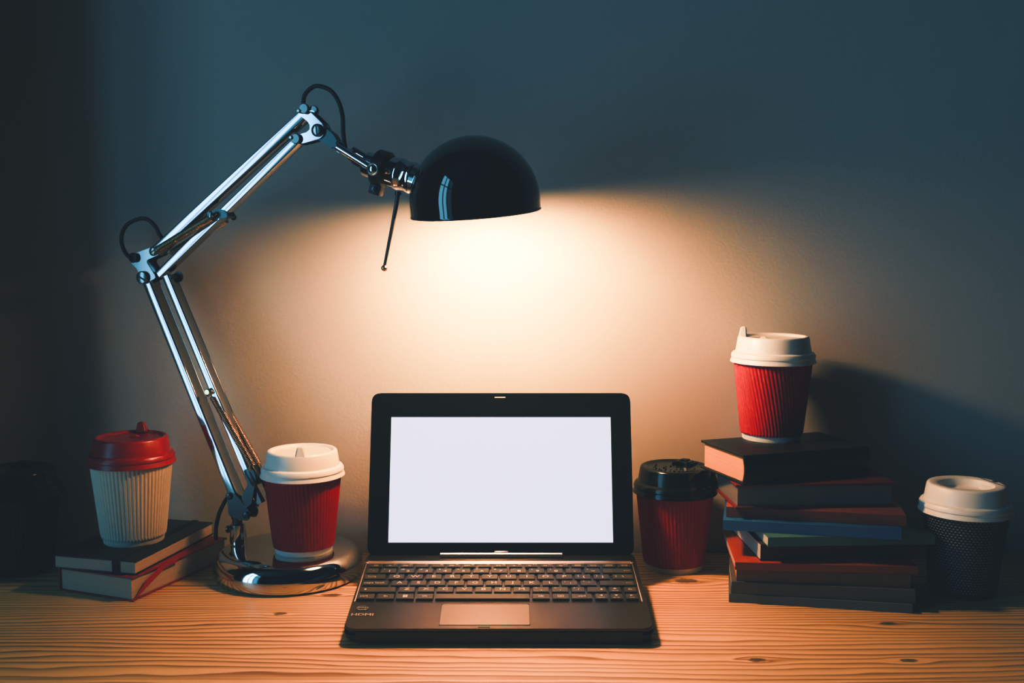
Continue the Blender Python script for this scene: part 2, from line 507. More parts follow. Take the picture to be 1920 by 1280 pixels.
def spring(p0, p1, y0, y1, r=.0036, wire=.00058, pitch=.00150):
    a, b = P(*p0, y0), P(*p1, y1); d = b - a; L = d.length; d.normalize()
    s, q = frame(d)
    n = int(L / pitch); pts = []
    for i in range(n * 10 + 1):
        t = i / (n * 10)
        ang = 2 * PI * i / 10
        pts.append(a + d * (L * t) + (s * math.cos(ang) + q * math.sin(ang)) * r)
    bm = bmesh.new()
    tube(bm, pts, wire, 6)
    tube(bm, [a - d * .006, a + d * .001], .0008, 8); tube(bm, [b - d * .001, b + d * .007], .0008, 8)
    return mk('spring', bm, M['brass'], lamp, angle=80)
spring((-.0225, .1815), (.0222, .1125), -.0050, -.0050)
spring((-.0225, .1815), (.0222, .1125), .0060, .0060)
spring((-.0830, .3310), (-.0150, .3650), -.0105, -.0105)
spring((-.0790, .3285), (-.0110, .3625), .0105, .0105)
# cross pins and hook block that hold the springs
bm = bmesh.new()
cyl(bm, P(-.0255, .1865, -.010), P(-.0255, .1865, .010), .0016)
box(bm, P(-.0250, .1855), (.010, .017, .0045), Euler((0, R(-25), 0)), bev=.001)
for y in (-.0095, .0095): cyl(bm, P(-.026, .187, y), P(-.026, .187, y * 1.2), .0032)
mk('spring_anchor', bm, M['brass'], lamp)
bm = bmesh.new()
ro = Euler((0, R(57), 0))
box(bm, P(.0235, .1020), (.0065, .024, .019), Euler((0, R(-32), 0)), bev=.001)
for y in (-.0105, .0105):
    prism(bm, jm(rounded([(.016, .106), (.027, .110), (.030, .102), (.024, .075), (.017, .069), (.012, .080), (.020, .094)], .002)), y - .0007, y + .0007)
tube(bm, smooth_path([P(.024, .098, -.003), P(.017, .086, -.003), P(.022, .074, -.003), P(.027, .071, -.003)]), .0013, 8)
mk('spring_hook', bm, M['darkmetal'], lamp)
bm = bmesh.new()
cyl(bm, P(-.0140, .3675, -.014), P(-.0140, .3675, .014), .0017)
prism(bm, jm(rounded([(-.019, .370), (-.008, .3735), (.001, .3700), (.002, .364), (-.008, .364), (-.018, .361)], .003)), -.0075, .0075, .0004)
sa = mk('spring_anchor', bm, M['darkmetal'], lamp)
screw(P(-.0148, .3675, -.0135), FR, .0036, sa, slot=R(80)); screw(P(-.004, .3650, .0125), BKV, .0030, sa, 'darkmetal')

# elbow bracket: front and rear plates with forked outline
ep = rounded([(-.1172, .3265), (-.1110, .3300), (-.0900, .3345), (-.0810, .3320), (-.0800, .3262), (-.0960, .3195), (-.0945, .3160), (-.0840, .3035), (-.0700, .3000), (-.0640, .3050),
      (-.0660, .2985), (-.0840, .2965), (-.0960, .2990), (-.1040, .2985), (-.1095, .3080), (-.1180, .3180)], .0026, 4)
ep = rounded([(-.1180, .3262), (-.0905, .3345), (-.0812, .3270), (-.0985, .3205), (-.0855, .3030), (-.0960, .2985), (-.1085, .3010), (-.1075, .3100), (-.1185, .3190)], .0034, 5)
bm = bmesh.new()
prism(bm, jm(ep), -.0086, -.0072, .0003); prism(bm, jm(ep), .0072, .0086, .0003)
eb = mk('elbow_bracket', bm, M['brushed'], lamp)
bm = bmesh.new()
for y0, y1 in ((-.0125, -.0084), (.0084, .0125)): cyl(bm, P(-.1120, .3235, y0), P(-.1120, .3235, y1), .0052)
cyl(bm, P(-.1120, .3235, -.013), P(-.1120, .3235, .013), .0018)
mk('pivot_cap', bm, M['blackgloss'], eb)
screw(P(-.0880, .3302, -.0086), FR, .0046, eb, slot=R(35))
screw(P(-.1018, .3030, -.0090), FR, .0068, eb, slot=R(-30), h=.004)
screw(P(-.0705, .3035, .0078), BKV, .0055, eb, 'darkmetal')
for u, w, a, b, r in ((-.1018, .303, -.009, .010, .003), (-.0885, .330, -.0086, .0086, .0022), (-.0715, .3035, -.006, .010, .0022)):
    bm = bmesh.new(); cyl(bm, P(u, w, a), P(u, w, b), r)
    mk('pin', bm, M['darkmetal'], eb)

# bracket at the head end: Y shape
hp = rounded([(.0845, .4660), (.0930, .4690), (.0985, .4650), (.1120, .4530), (.1135, .4440), (.1085, .4395), (.0900, .4355), (.0800, .4360),
              (.0790, .4420), (.0850, .4440), (.0960, .4465), (.0985, .4510), (.0955, .4560), (.0885, .4610)], .0022, 4)
bm = bmesh.new()
prism(bm, jm(hp), -.0078, -.0062, .0004); prism(bm, jm(hp), .0062, .0078, .0004)
hb = mk('head_bracket', bm, M['rail'], lamp)
bm = bmesh.new()
for u, w in ((.0930, .4682), (.0832, .4400)):
    for s in (-1, 1): cyl(bm, P(u, w, s * .0076), P(u, w, s * .0118), .0050)
mk('pivot_cap', bm, M['blackgloss'], hb)
bm = bmesh.new()
for u, w in ((.0880, .4660), (.0788, .4411)):
    bm = bmesh.new(); cyl(bm, P(u, w, -.0135), P(u, w, .0135), .0020)
    mk('pin', bm, M['brushed'], hb)
screw(P(.1063, .4474, -.0078), FR, .0062, hb, slot=R(95), h=.0028)
bm = bmesh.new(); cyl(bm, P(.1063, .4474, -.0078), P(.1063, .4474, .009), .0035); mk('pin', bm, M['darkmetal'], hb)
# neck and fork
bm = bmesh.new()
prism(bm, jm(rounded([(.1095, .4520), (.1210, .4440), (.1270, .4350), (.1215, .4290), (.1120, .4350), (.1030, .4400)], .0025)), -.0056, .0056, .0012)
mk('neck', bm, M['darkmetal'], lamp)
bm = bmesh.new()
bmesh.ops.create_uvsphere(bm, u_segments=24, v_segments=14, radius=.0042, matrix=Matrix.Translation(P(.1250, .4330)))
cyl(bm, P(.1230, .4345), P(.1335, .4275), .0024)
mk('ball_joint', bm, M['chrome'], lamp)
AX = Vector((.98, 0, -.2)).normalized()
AX = Vector((.0543, 0, -.0160)).normalized()
# the socket axis in the arm plane
SA = P(.1520, .4155)
def ax(t): return SA + AX * t
bm = bmesh.new()
tube(bm, [P(.1330, .4275, -.016), P(.1330, .4275, .016)], .0030, 14)
for s in (-1, 1):
    tube(bm, [P(.1320, .4300, s * .0165), P(.1700, .4085, s * .0190)], [.0036, .0029], 18)
fk = mk('fork', bm, M['chrome'], lamp)
for s in (-1, 1):
    bm = bmesh.new()
    lathe(bm, [(0, 0), (.0052, 0), (.0059, .0008), (.0060, .0030), (.0054, .0038), (.0047, .0034)], 32, align(P(.1705, .4085, s * .0185), (0, s, 0)))
    pk = mk('pivot_knob', bm, M['silver'], fk)
    bm = bmesh.new()
    lathe(bm, [(0, .0026), (.0048, .0032), (.0036, .0044), (.0018, .0050), (0, .0052)], 32, align(P(.1705, .4085, s * .0185), (0, s, 0)))
    mk('knob_centre', bm, M['chrome'], fk)
# socket
bm = bmesh.new()
lathe(bm, [(0, 0), (.0095, 0), (.0118, .0012), (.0122, .004), (.0124, .016), (0, .016)], 48, align(ax(.001), AX))
lathe(bm, [(0, 0), (.0140, 0), (.0146, .001), (.0146, .0125), (.0154, .0140), (.0154, .0165), (.0144, .0180), (.0144, .0250), (.0152, .0262), (.0152, .0290), (.0140, .0300), (.0140, .0400), (0, .0400)], 56, align(ax(.0235), AX))
so = mk('socket', bm, M['chrome'], lamp)
bm = bmesh.new()
lathe(bm, [(.0125, 0), (.0168, 0), (.0174, .0008), (.0174, .0116), (.0168, .0124), (.0125, .0124)], 56, align(ax(.0135), AX))
dn = Vector((AX.z, 0, -AX.x)) * -1
if dn.z > 0: dn = -dn
box(bm, ax(.0195) + dn * .0195, (.0120, .012, .0125), Euler((0, math.atan2(-AX.z, AX.x), 0)), bev=.0015)
cl = mk('clamp_ring', bm, M['blackplastic'], lamp)
screw(ax(.0195) + dn * .0205 + Vector((0, -.006, 0)), FR, .0030, cl, 'darkmetal')
# cable grommet at the rear
bm = bmesh.new()
tube(bm, [ax(.002), ax(-.006), ax(-.012)], [.0058, .0050, .0036], 18)
mk('grommet', bm, M['rubber'], so)
# lever
bm = bmesh.new()
tube(bm, [P(.1928, .3880, -.012), P(.1926, .3845, -.012)], .0030, 16)
tube(bm, [P(.1926, .3850, -.012), P(.1910, .3760, -.012), P(.1778, .3185, -.012)], [.0022, .0021, .0014], 14)
lv = mk('tilt_handle', bm, M['darkmetal'], lamp)
bm = bmesh.new()
bmesh.ops.create_uvsphere(bm, u_segments=16, v_segments=10, radius=.0032, matrix=Matrix.Translation(P(.1775, .3160, -.012)))
mk('knob', bm, M['brass'], lv)
# shade
RS = .0613
sw = Matrix.Translation(Vector((-.0339, 1.0315, .3674))) @ Euler((R(6.0), R(-4.2), 0)).to_matrix().to_4x4()
bm = bmesh.new()
CH = .0110
prof = [(RS + .0004, 0), (RS + .0006, .0008), (RS, .0018)]
prof += [(RS, CH * k / 4) for k in range(1, 4)]
N = 22
for k in range(N + 1):
    t = PI / 2 * k / N
    prof.append((RS * math.cos(t) if k < N else 0, CH + (RS + .0) * math.sin(t)))
lathe(bm, prof, 96)
sh = mk('lampshade', bm, M['blackgloss'], lamp); sh.matrix_local = Linv @ sw
bm = bmesh.new(); RI = RS - .0012
prof = [(RS + .0003, 0), (RI, 0)] + [(RI, CH * k / 3) for k in (1, 2)]
for k in range(N + 1):
    t = PI / 2 * k / N
    prof.append((RI * math.cos(t) if k < N else 0, CH + RI * math.sin(t)))
lathe(bm, prof, 96)
si = mk('shade_lining', bm, M['shadewhite'], sh)
si['label'] = 'white enamel inside of the shade'
# bulb
BL = P(.2610, .3835)
bm = bmesh.new()
bd = (BL - ax(.060)).normalized(); L0 = (BL - ax(.060)).length
RBU = .0220
CUT = 8
arc = [(RBU * math.cos(-PI / 2 + PI * k / 24) if k < 24 else 0, RBU * math.sin(-PI / 2 + PI * k / 24)) for k in range(25)]
lathe(bm, arc[CUT:], 48, align(BL, bd))
bu = mk('bulb', bm, M['bulb'], so)
bm = bmesh.new()
lathe(bm, [(0, -L0), (.0105, -L0), (.0115, -L0 + .004), (.0125, -L0 + .012)] + [(max(r, .0130), z) for r, z in arc[5:CUT + 1]], 48, align(BL, bd))
mk('bulb_base', bm, M['shadewhite'], so)
# cable: base, up behind the lower arm, loop at the elbow, behind the upper arm, loop at the head, into the socket
up = [(.0245 * 0 - .0281, .0285, .001), (-.0282, .041, .002), (-.0253, .0559, .004), (-.0200, .0677, .006), (-.0128, .0814, .009), (-.0160, .0936, .0095),
      (-.0290, .1236, .0095), (-.0600, .1893, .0095), (-.0910, .2583, .0095), (-.1095, .2999, .0095), (-.1150, .3116, .006), (-.1198, .3182, .003), (-.1290, .3271, 0), (-.1344, .3374, 0),
      (-.1334, .3489, 0), (-.1256, .3584, 0), (-.1105, .3639, 0), (-.1001, .3627, 0), (-.0910, .3555, 0), (-.0860, .3461, .001), (-.0795, .3405, .004), (-.0640, .3500, .009), (-.035, .3712, .009), (.035, .4230, .009),
      (.0700, .4520, .008), (.0797, .4634, .004), (.0850, .4690, .002), (.0884, .482, 0), (.098, .4897, 0), (.1068, .4898, 0), (.1178, .4848, 0), (.1257, .4739, 0), (.1295, .4606, 0), (.1300, .445, 0),
      (.1312, .4323, .001), (.1350, .4222, .001), (.1435, .4175, .0)]
bm = bmesh.new()
tube(bm, smooth_path([P(u, w, y) for u, w, y in up], 7), .0021, 12)
mk('power_cable', bm, M['rubber'], lamp, angle=80)

# ------------------------------------------------------------------ cups
def rib_fn(count, amp, twist, h0, h1):
    def f(t, i, z):
        ph = count * (t + twist * (z - h0) / (h1 - h0))
        e = min(1., (z - h0) / .004, (h1 - z) / .004) if h0 < z < h1 else 0.
        return amp * (abs(math.cos(ph / 2)) - .6) * max(0, e)
    return f

def make_cup(label, loc, sleeve, lid, cupmat, rz=0., style='spout', ribs=62, twist=0., group=None, s=1.0, sleeve_label=None):
    c = tag(empty('coffee_cup', loc, rz), label, 'cup', group or 'takeaway coffee cups on the desk')
    c.scale = (s, s, s)
    bm = bmesh.new()
    lathe(bm, [(0, .002), (.0275, .002), (.0283, 0), (.0296, 0), (.0300, .0012), (.0304, .008), (.0388, .083), (.0392, .0842), (.0378, .0842), (.0286, .006), (0, .006)], 72)
    cu = mk('paper_cup', bm, cupmat, c)
    h0, h1 = .0062, .0822
    bm = bmesh.new()
    if ribs:
        n = ribs * 8; rows = 30
        prof = [(.0318 + (.0400 - .0318) * k / rows, h0 + (h1 - h0) * k / rows) for k in range(rows + 1)]
        prof = [(.0304, h0 - .0001)] + prof
        lathe(bm, prof, n, rad=rib_fn(ribs, .00085, twist, h0, h1))
    else:
        prof = [(.0318 + (.0400 - .0318) * k / 6, h0 + (h1 - h0) * k / 6) for k in range(7)]
        lathe(bm, prof, 96, uv=True)
    slv = mk('sleeve', bm, sleeve, c, angle=80)
    # lid
    bm = bmesh.new()
    base = [(.0402, .0808), (.0432, .0802), (.0440, .0806), (.0438, .0818), (.0424, .0846), (.0423, .0852), (.0430, .0862), (.0428, .0884), (.0414, .0906), (.0394, .0914), (.0386, .0920), (.0364, .1056), (.0356, .1070), (.0346, .1076)]
    if style == 'recess':
        base += [(.0330, .1078), (.0272, .1074), (.0256, .1066), (.0246, .1040), (.0240, .1000), (.0226, .0990), (0, .0986)]
    elif style == 'flat':
        base += [(.0330, .1078), (.0312, .1074), (.0300, .1066), (.0220, .1062), (0, .1060)]
    else:
        base += [(.0330, .1076), (.0318, .1070), (.0308, .1052), (.0290, .1046), (0, .1044)]
    lathe(bm, base, 96)
    ld = mk('lid', bm, lid, c)
    if style == 'spout':
        bm = bmesh.new()
        # tapered sip spout standing on the rim at +x
        r = bmesh.ops.create_cube(bm, size=1.)
        for v in r['verts']:
            top_ = v.co.z > 0
            x = (.0058 if top_ else .0092) * v.co.x; y = (.0066 if top_ else .0118) * v.co.y
            v.co = Vector((.0315 + x - (.0008 if top_ else 0), y, .1166 if top_ else .1052))
        bmesh.ops.bevel(bm, geom=list(bm.edges), offset=.0011, segments=3, affect='EDGES')
        mk('spout', bm, lid, ld)
        bm = bmesh.new()
        r = bmesh.ops.create_cube(bm, size=1.)
        for v in r['verts']:
            top_ = v.co.z > 0
            v.co = Vector((.010 + v.co.x * (.004 if top_ else .009), v.co.y * (.0055 if top_ else .010), .1068 if top_ else .1040))
        bmesh.ops.bevel(bm, geom=list(bm.edges), offset=.0008, segments=2, affect='EDGES')
        mk('vent_bump', bm, lid, ld)
    elif style == 'recess':
        bm = bmesh.new()
        box(bm, (.0312, 0, .1079), (.0030, .0052, .0006), bev=.0002)
        mk('sip_hole', bm, M['slot'], ld)
        bm = bmesh.new()
        box(bm, (.0272, 0, .1077), (.0007, .0420, .0005), bev=.0002)
        mk('crease', bm, M['slot'], ld)
        bm = bmesh.new()
        prism(bm, [(.004, .0986), (.020, .0986), (.024, .1035), (.0235, .1036), (.0196, .0994), (.004, .0992)], -.008, .008)
        mk('fold_tab', bm, lid, ld)
    elif style == 'flat':
        bm = bmesh.new()
        box(bm, (.0205, 0, .1078), (.0150, .0145, .0040), bev=.0012)
        box(bm, (.0205, 0, .1102), (.0090, .0085, .0024), bev=.0008)
        for yy in (-.0095, .0095): box(bm, (.0205, yy, .1070), (.0170, .0022, .0030), bev=.0007)
        mk('tear_back_tab', bm, lid, ld)
        # ring of raised embossing marks
        bm = bmesh.new()
        random.seed(9)
        for k in range(16):
            a = R(95 + k * 12.5)
            rr = .0215 + random.uniform(-.0012, .0012)
            bmesh.ops.create_uvsphere(bm, u_segments=10, v_segments=6, radius=random.uniform(.0007, .0012), matrix=Matrix.Translation((rr * math.cos(a), rr * math.sin(a), .1062)))
        for k in range(9):
            a = R(k * 40)
            bmesh.ops.create_uvsphere(bm, u_segments=10, v_segments=6, radius=random.uniform(.0007, .0012), matrix=Matrix.Translation((-.006 + .0085 * math.cos(a), .0085 * math.sin(a), .1061)))
        mk('embossing', bm, lid, ld)
    return c
BK = .1387
make_cup('red ripple cup with white spouted lid standing on the round lamp base', (-.2120, 1.0880, BT), M['sleevered'], M['lidwhite'], M['cupwhite'], R(-82), twist=.06, s=.965)
make_cup('cream ripple cup with glossy red lid standing on two small notebooks', (-.3866, 1.0930, .0372), M['sleevewhite'], M['lidred'], M['sleevewhite'], R(88))
make_cup('all black coffee cup in deep shadow at the left end of the desk', (-.5110, 1.1105, 0), M['sleeveblack'], M['lidblack'], M['sleeveblack'], R(100), style='flat')
make_cup('red ripple cup with black lid standing on the desk right of the laptop', (.1702, 1.1220, 0), M['sleevered'], M['lidblack'], M['cupwhite'], R(52), style='flat', twist=.10)
make_cup('red ripple cup with white spouted lid on top of the book stack', (.2675, 1.1130, BK), M['sleevered'], M['lidwhite'], M['cupwhite'], R(168), twist=.36, s=.985)
make_cup('black dimpled cup with white recessed lid right of the book stack', (.4410, 1.0420, 0), M['dots'], M['lidwhite'], M['sleeveblack'], R(12), style='recess', ribs=0)

# ------------------------------------------------------------------ books
def make_book(label, loc, rz, L, D, T, cover, pages, spine='front', board=.0022, inset=.003, name='book', rsp=.0, rise=0.):
    """x runs along the front edge, y goes back; origin at the front left bottom corner"""
    o = tag(empty(name, loc, rz), label, 'book' if name == 'book' else 'notebook', 'books in the stack right of the laptop' if name == 'book' else 'small notebooks under the cream cup')
    bm = bmesh.new()
    box(bm, (L / 2, D / 2, board / 2), (L, D, board), bev=min(.0006, board * .3))
    box(bm, (L / 2, D / 2, T - board / 2), (L, D, board), bev=min(.0006, board * .3))
    sy = {'front': (L / 2, board / 2), 'back': (L / 2, D - board / 2), 'left': (board / 2, D / 2), 'right': (L - board / 2, D / 2)}[spine]
    if spine in ('front', 'back'):
        sgn = -1 if spine == 'front' else 1
        n = 8; prof = []
        y0 = 0 if spine == 'front' else D
        pts = [(y0 + sgn * rsp * math.sin(PI * k / n), board * .3 + (T - board * .6) * k / n) for k in range(n + 1)]
        inner = [(y - sgn * board, z) for y, z in reversed(pts)]
        poly = pts + inner
        a = [bm.verts.new((0, y, z)) for y, z in poly]; b = [bm.verts.new((L, y, z)) for y, z in poly]
        bm.faces.new(a); bm.faces.new(b)
        for k in range(len(poly)): bm.faces.new((a[k], a[(k + 1) % len(a)], b[(k + 1) % len(a)], b[k]))
    else:
        box(bm, (sy[0], sy[1], T / 2), (board, D, T), bev=.0005)
    mk('cover', bm, cover, o)
    x0, x1, y0, y1 = inset, L - inset, inset, D - inset
    if spine == 'front': y0 = board * .9
    if spine == 'back': y1 = D - board * .9
    if spine == 'left': x0 = board * .9
    if spine == 'right': x1 = L - board * .9
    bm = bmesh.new()
    box(bm, ((x0 + x1) / 2, (y0 + y1) / 2, T / 2), (x1 - x0, y1 - y0, T - 2 * board + .0002))
    mk('page_block', bm, pages, o)
    return o
def cm(n, c, r=.5, w=.25): return cover_mat(n, c, r, w)
# the stack, from the desk up: (front-left x, y, angle, length, depth, z0, z1, ...)
ZS = [0.0000, 0.0082, 0.0201, 0.0327, 0.0402, 0.0561, 0.0653, 0.0754, 0.0859, 0.1096, 0.1387]
G_ = .00015
def stack(k, x, y, ang, L, D, cover, pages, label, **kw):
    return make_book(label, (x, y, ZS[k] + (G_ if k else 0)), R(ang), L, D, ZS[k + 1] - ZS[k] - G_, cover, pages, **kw)
stack(0, 0.2063, 1.0102, -11.0, .1660, .112, cm('grey_cover', (.16, .17, .16)), M['pages_cream'], 'thin grey paperback lying on the desk, bottom of the book stack', board=.0006, inset=.0006)
stack(1, 0.2083, 1.0103, -9.6, .1670, .112, cm('taupe_cover', (.15, .125, .10)), M['pages_cream'], 'grey brown paperback second from the bottom of the stack', board=.0006, inset=.0006)
stack(2, 0.2132, 1.0112, -7.8, .1590, .118, cm('ochre_cover', (.26, .13, .055), .5, .5), M['pages_yellow'], 'worn ochre brown paperback third from the bottom of the stack', board=.0006, inset=.0006)
stack(3, 0.2106, 1.0059, -5.3, .1680, .120, cm('rust_cover', (.40, .075, .03), .35, .1), M['pages_cream'], 'rust red thin book with a smooth lit cover, fourth from the bottom', board=.0006, inset=.0006)
stack(4, 0.2353, 1.0100, 3.0, .1600, .112, cm('maroon_cover', (.09, .035, .03)), M['pages_white'], 'dark maroon thick paperback just under the teal book', board=.0006, inset=.0006)
stack(5, 0.2401, 1.0015, 3.0, .1600, .112, cm('teal_cover', (.10, .22, .19), .45), M['pages_white'], 'teal green thin book just under the blue book', board=.0006, inset=.0006)
stack(6, 0.2024, 1.0268, -12.5, .1630, .105, cm('blue_cover', (.035, .13, .34), .35, .1), M['pages_white'], 'bright blue thin book in the middle of the stack', board=.0006, inset=.0006)
stack(7, 0.2073, 1.0366, -12.0, .1655, .105, cm('brick_cover', (.30, .075, .045), .5), M['pages_cream'], 'brick red thin book lying on the bright blue book', board=.0006, inset=.0006)
stack(8, 0.2140, 1.0264, 3.5, .1570, .105, cm('dark_red_cover', (.20, .026, .016), .5), M['pages_grey'], 'dark red hardback with brown page edges in front, under the topmost book', spine='back', board=.0022, inset=.0028, rsp=.003)
stack(9, 0.2201, 1.0235, 19.0, .1410, .0830, cm('black_brown_cover', (.020, .016, .012), .45), M['pages_yellow'], 'thick black brown hardback with yellowed pages, topmost of the book stack', board=.0024, inset=.0030, rsp=.004)

# notebooks
bn = make_book('small red notebook with a slanting red strap, under the black notebook', (-.4448, 1.0440, 0), R(-22.0), .0900, .1480, .0235, cm('red_leatherette', (.34, .012, .016), .45, .1), M['pages_cream'], spine='left', board=.0016, inset=.0022, name='notebook')
# slanting strap over the long edge of the red notebook
bm = bmesh.new()
def strip(bm, pts, wv, th):
    """flat band: points with a width vector, thickness vector per point"""
    rings = []
    for (p, w, n) in pts:
        p, w, n = Vector(p), Vector(w), Vector(n)
        rings.append([bm.verts.new(p + w * s + n * t) for s, t in ((-1, 0), (1, 0), (1, th), (-1, th))])
    for a, b in zip(rings, rings[1:]):
        for k in range(4): bm.faces.new((a[k], a[(k + 1) % 4], b[(k + 1) % 4], b[k]))
    bm.faces.new(rings[0]); bm.faces.new(rings[-1])
strip(bm, [((.0902, .0010, .0006), (0, .0022, .0016), (1, 0, 0)), ((.0905, .020, .0125), (0, -.0012, .0028), (1, 0, 0)), ((.0904, .046, .0228), (0, -.0010, .0026), (1, 0, 0)), ((.0904, .066, .0222), (0, -.0002, .0016), (1, 0, 0))], None, .0008)
mk('strap', bm, M['elastic_red'], bn)
bk = make_book('small black pocket notebook with an elastic strap, on the red notebook', (-.4475, 1.0395, .0238), R(-14.0), .0905, .1470, .0134, cm('black_leatherette', (.010, .011, .013), .5, .1), M['pages_cream'], spine='left', board=.0012, inset=.0012, name='notebook')
bm = bmesh.new()
T_ = .0134; xs = .0690
strip(bm, [((xs, .060, T_ + .0001), (.0034, 0, 0), (0, 0, 1)), ((xs, .000, T_ + .0001), (.0034, 0, 0), (0, -.3, 1)), ((xs, -.0004, T_ - .001), (.0034, 0, 0), (0, -1, .3)), ((xs, -.0002, T_ / 2), (.0034, 0, 0), (0, -1, 0)),
           ((xs, -.0004, .0012), (.0034, 0, 0), (0, -1, -.1))], None, .0006)
strip(bm, [((xs, .060, T_ + .0001), (.0034, 0, 0), (0, 0, 1)), ((xs, .1475, T_ + .0001), (.0034, 0, 0), (0, 0, 1))], None, .0006)
mk('strap', bm, M['elastic_black'], bk)

# ------------------------------------------------------------------ laptop
TILT = R(6.4)
lap = tag(empty('laptop', (-.0112, .8991, 0)), 'small black laptop with a blank white lit screen, centre of the desk', 'laptop')
DT = .0125
# dock frame: x across, y from the front edge back, z = 0 on the top face
dk_m = Matrix.Translation((0, 0, .0153)) @ Matrix.Rotation(TILT, 4, 'X')
HW = .1318
bm = bmesh.new()
# top deck with a shallow keyboard well: build as outer slab plus well ring
outer = rounded([(-HW, 0), (HW, 0), (HW, .160), (-HW, .160)], .009, 6)
slab(bm, outer, -.0028, 0., .0007, 2)
deck = mk('keyboard_dock', bm, [M['dock'], M['legend']], lap); deck.matrix_local = dk_m
bm = bmesh.new()
und = rounded([(-HW - .0008, -.0008), (HW + .0008, -.0008), (HW + .0008, .166), (-HW - .0008, .166)], .0105, 6)
slab(bm, und, -DT, -.0029, .0030, 4)
mk('lower_shell', bm, M['shell'], deck)
for x, y, dz, sz in ((-.095, .016, .0010, (.030, .007, .0030)), (.095, .016, .0010, (.030, .007, .0030)), (-.095, .150, .0080, (.016, .010, .017)), (.095, .150, .0080, (.016, .010, .017))):
    bm = bmesh.new(); box(bm, (x, y, -DT - dz), sz, bev=.001)
    mk('foot', bm, M['rubber'], deck)
# keyboard well surround (thin bright rim lines at the sides and the back lip)
bm = bmesh.new()
KX0, KX1, KV0, KV1 = -.1297, .1277, .0510, .1345
box(bm, ((KX0 + KX1) / 2, KV1 + .0018, .0006), (KX1 - KX0 - .002, .0046, .0008), Euler((R(14), 0, 0)), bev=.0003)
for x in (KX0, KX1): box(bm, (x, (KV0 + KV1) / 2, .00025), (.0012, KV1 - KV0, .0007), bev=.0003)
for x in (KX0, KX1): box(bm, (x, KV1 + .0008, .0006), (.0026, .0030, .0014), bev=.0005)
mk('keyboard_rim', bm, M['lip'], deck)
bm = bmesh.new()
slab(bm, rrect(KX0 + .0008, KV0, KX1 - .0008, KV1, .0015), .00002, .00012)
mk('keyboard_well', bm, M['dock'], deck)
def key(x0, x1, vc, dep, legs):
    bm = bmesh.new()
    z0, z1 = .0001, .0021
    r = bmesh.ops.create_cube(bm, size=1.)
    cx = (x0 + x1) / 2
    for v in r['verts']:
        t = v.co.z > 0
        sh = 0 if t else .0005
        v.co = Vector((cx + v.co.x * (x1 - x0 + 2 * sh), vc + v.co.y * (dep + 2 * sh), z1 if t else z0))
    bmesh.ops.bevel(bm, geom=list(bm.edges), offset=.0004, segments=2, affect='EDGES')
    for (tx, dx, dy, sz) in legs:
        if tx == 'WIN':
            for i in (0, 1):
                for j in (0, 1): box(bm, (cx + (i - .5) * .0022, vc + (j - .5) * .0026, z1 + .00006), (.0019, .0022, .0001), mi=1)
        elif tx in ('UP', 'DN', 'LF', 'RT'):
            q = {'UP': [(-.0018, -.0011), (.0018, -.0011), (0, .0014)], 'DN': [(-.0018, .0011), (.0018, .0011), (0, -.0014)], 'LF': [(.0013, -.0014), (.0013, .0014), (-.0015, 0)], 'RT': [(-.0013, -.0014), (-.0013, .0014), (.0015, 0)]}[tx]
            slab(bm, [(cx + a, vc + .0016 + b) for a, b in q], z1 + .00002, z1 + .0001, mi=1)
        elif tx == 'ARW':
            box(bm, (cx + dx + .001, vc + dy, z1 + .00006), (.0050, .0003, .0001), mi=1)
            slab(bm, [(cx + dx - .0015, vc + dy - .0007), (cx + dx - .0015, vc + dy + .0007), (cx + dx - .0027, vc + dy)], z1 + .00002, z1 + .0001, mi=1)
        elif tx == 'TABS':
            for s in (-1, 1):
                box(bm, (cx + dx, vc + s * .0011, z1 + .00006), (.0070, .0003, .0001), mi=1)
                box(bm, (cx + dx - s * .0036, vc + s * .0011, z1 + .00006), (.0004, .0016, .0001), mi=1)
        elif tx == 'MENU':
            for s in (-1, 1):
                box(bm, (cx, vc + s * .0017, z1 + .00006), (.0052, .0004, .0001), mi=1)
                box(bm, (cx + s * .0025, vc, z1 + .00006), (.0004, .0034, .0001), mi=1)
                box(bm, (cx, vc + s * .0006, z1 + .00006), (.0026, .0003, .0001), mi=1)
        elif tx == 'SHIFT':
            slab(bm, [(cx + dx - .0014, vc), (cx + dx + .0014, vc), (cx + dx, vc + .0016)], z1 + .00002, z1 + .0001, mi=1)
            box(bm, (cx + dx, vc - .0006, z1 + .00006), (.0014, .0012, .0001), mi=1)
        else:
            text_into(bm, tx, cx + dx, vc + dy, z1 + .00006, sz, 1, 1.25)
    return mk('key', bm, [M['key'], M['legend']], deck, smooth=True, angle=30)
DP = .0106
row = []
# function row
fx0, fp, fw = -.1252, (.1250 - .0117 + .1252) / 16, .0117
fl = ['esc'] + ['F%d' % i for i in range(1, 13)] + ['pause\nbreak', 'prt sc\nsysrq', 'insert\nnum lk', 'delete\nscr lk']
ics = {1: 'zz', 2: '((i))', 5: '[o]-', 6: '[o]+', 8: '[=]', 9: 'x|', 10: 'd(', 11: 'd()', 12: 'd))'}
for i in range(17):
    x0 = fx0 + fp * i
    if 1 <= i <= 12:
        lg = [(fl[i], .0034, .0014, .0021)]
        if i in ics: lg.append((ics[i], -.0016, -.0004, .0026))
    else: lg = [(fl[i], 0, 0, .0028 if i == 0 else .0021)]
    key(x0, x0 + fw, .1262, .0072, lg)
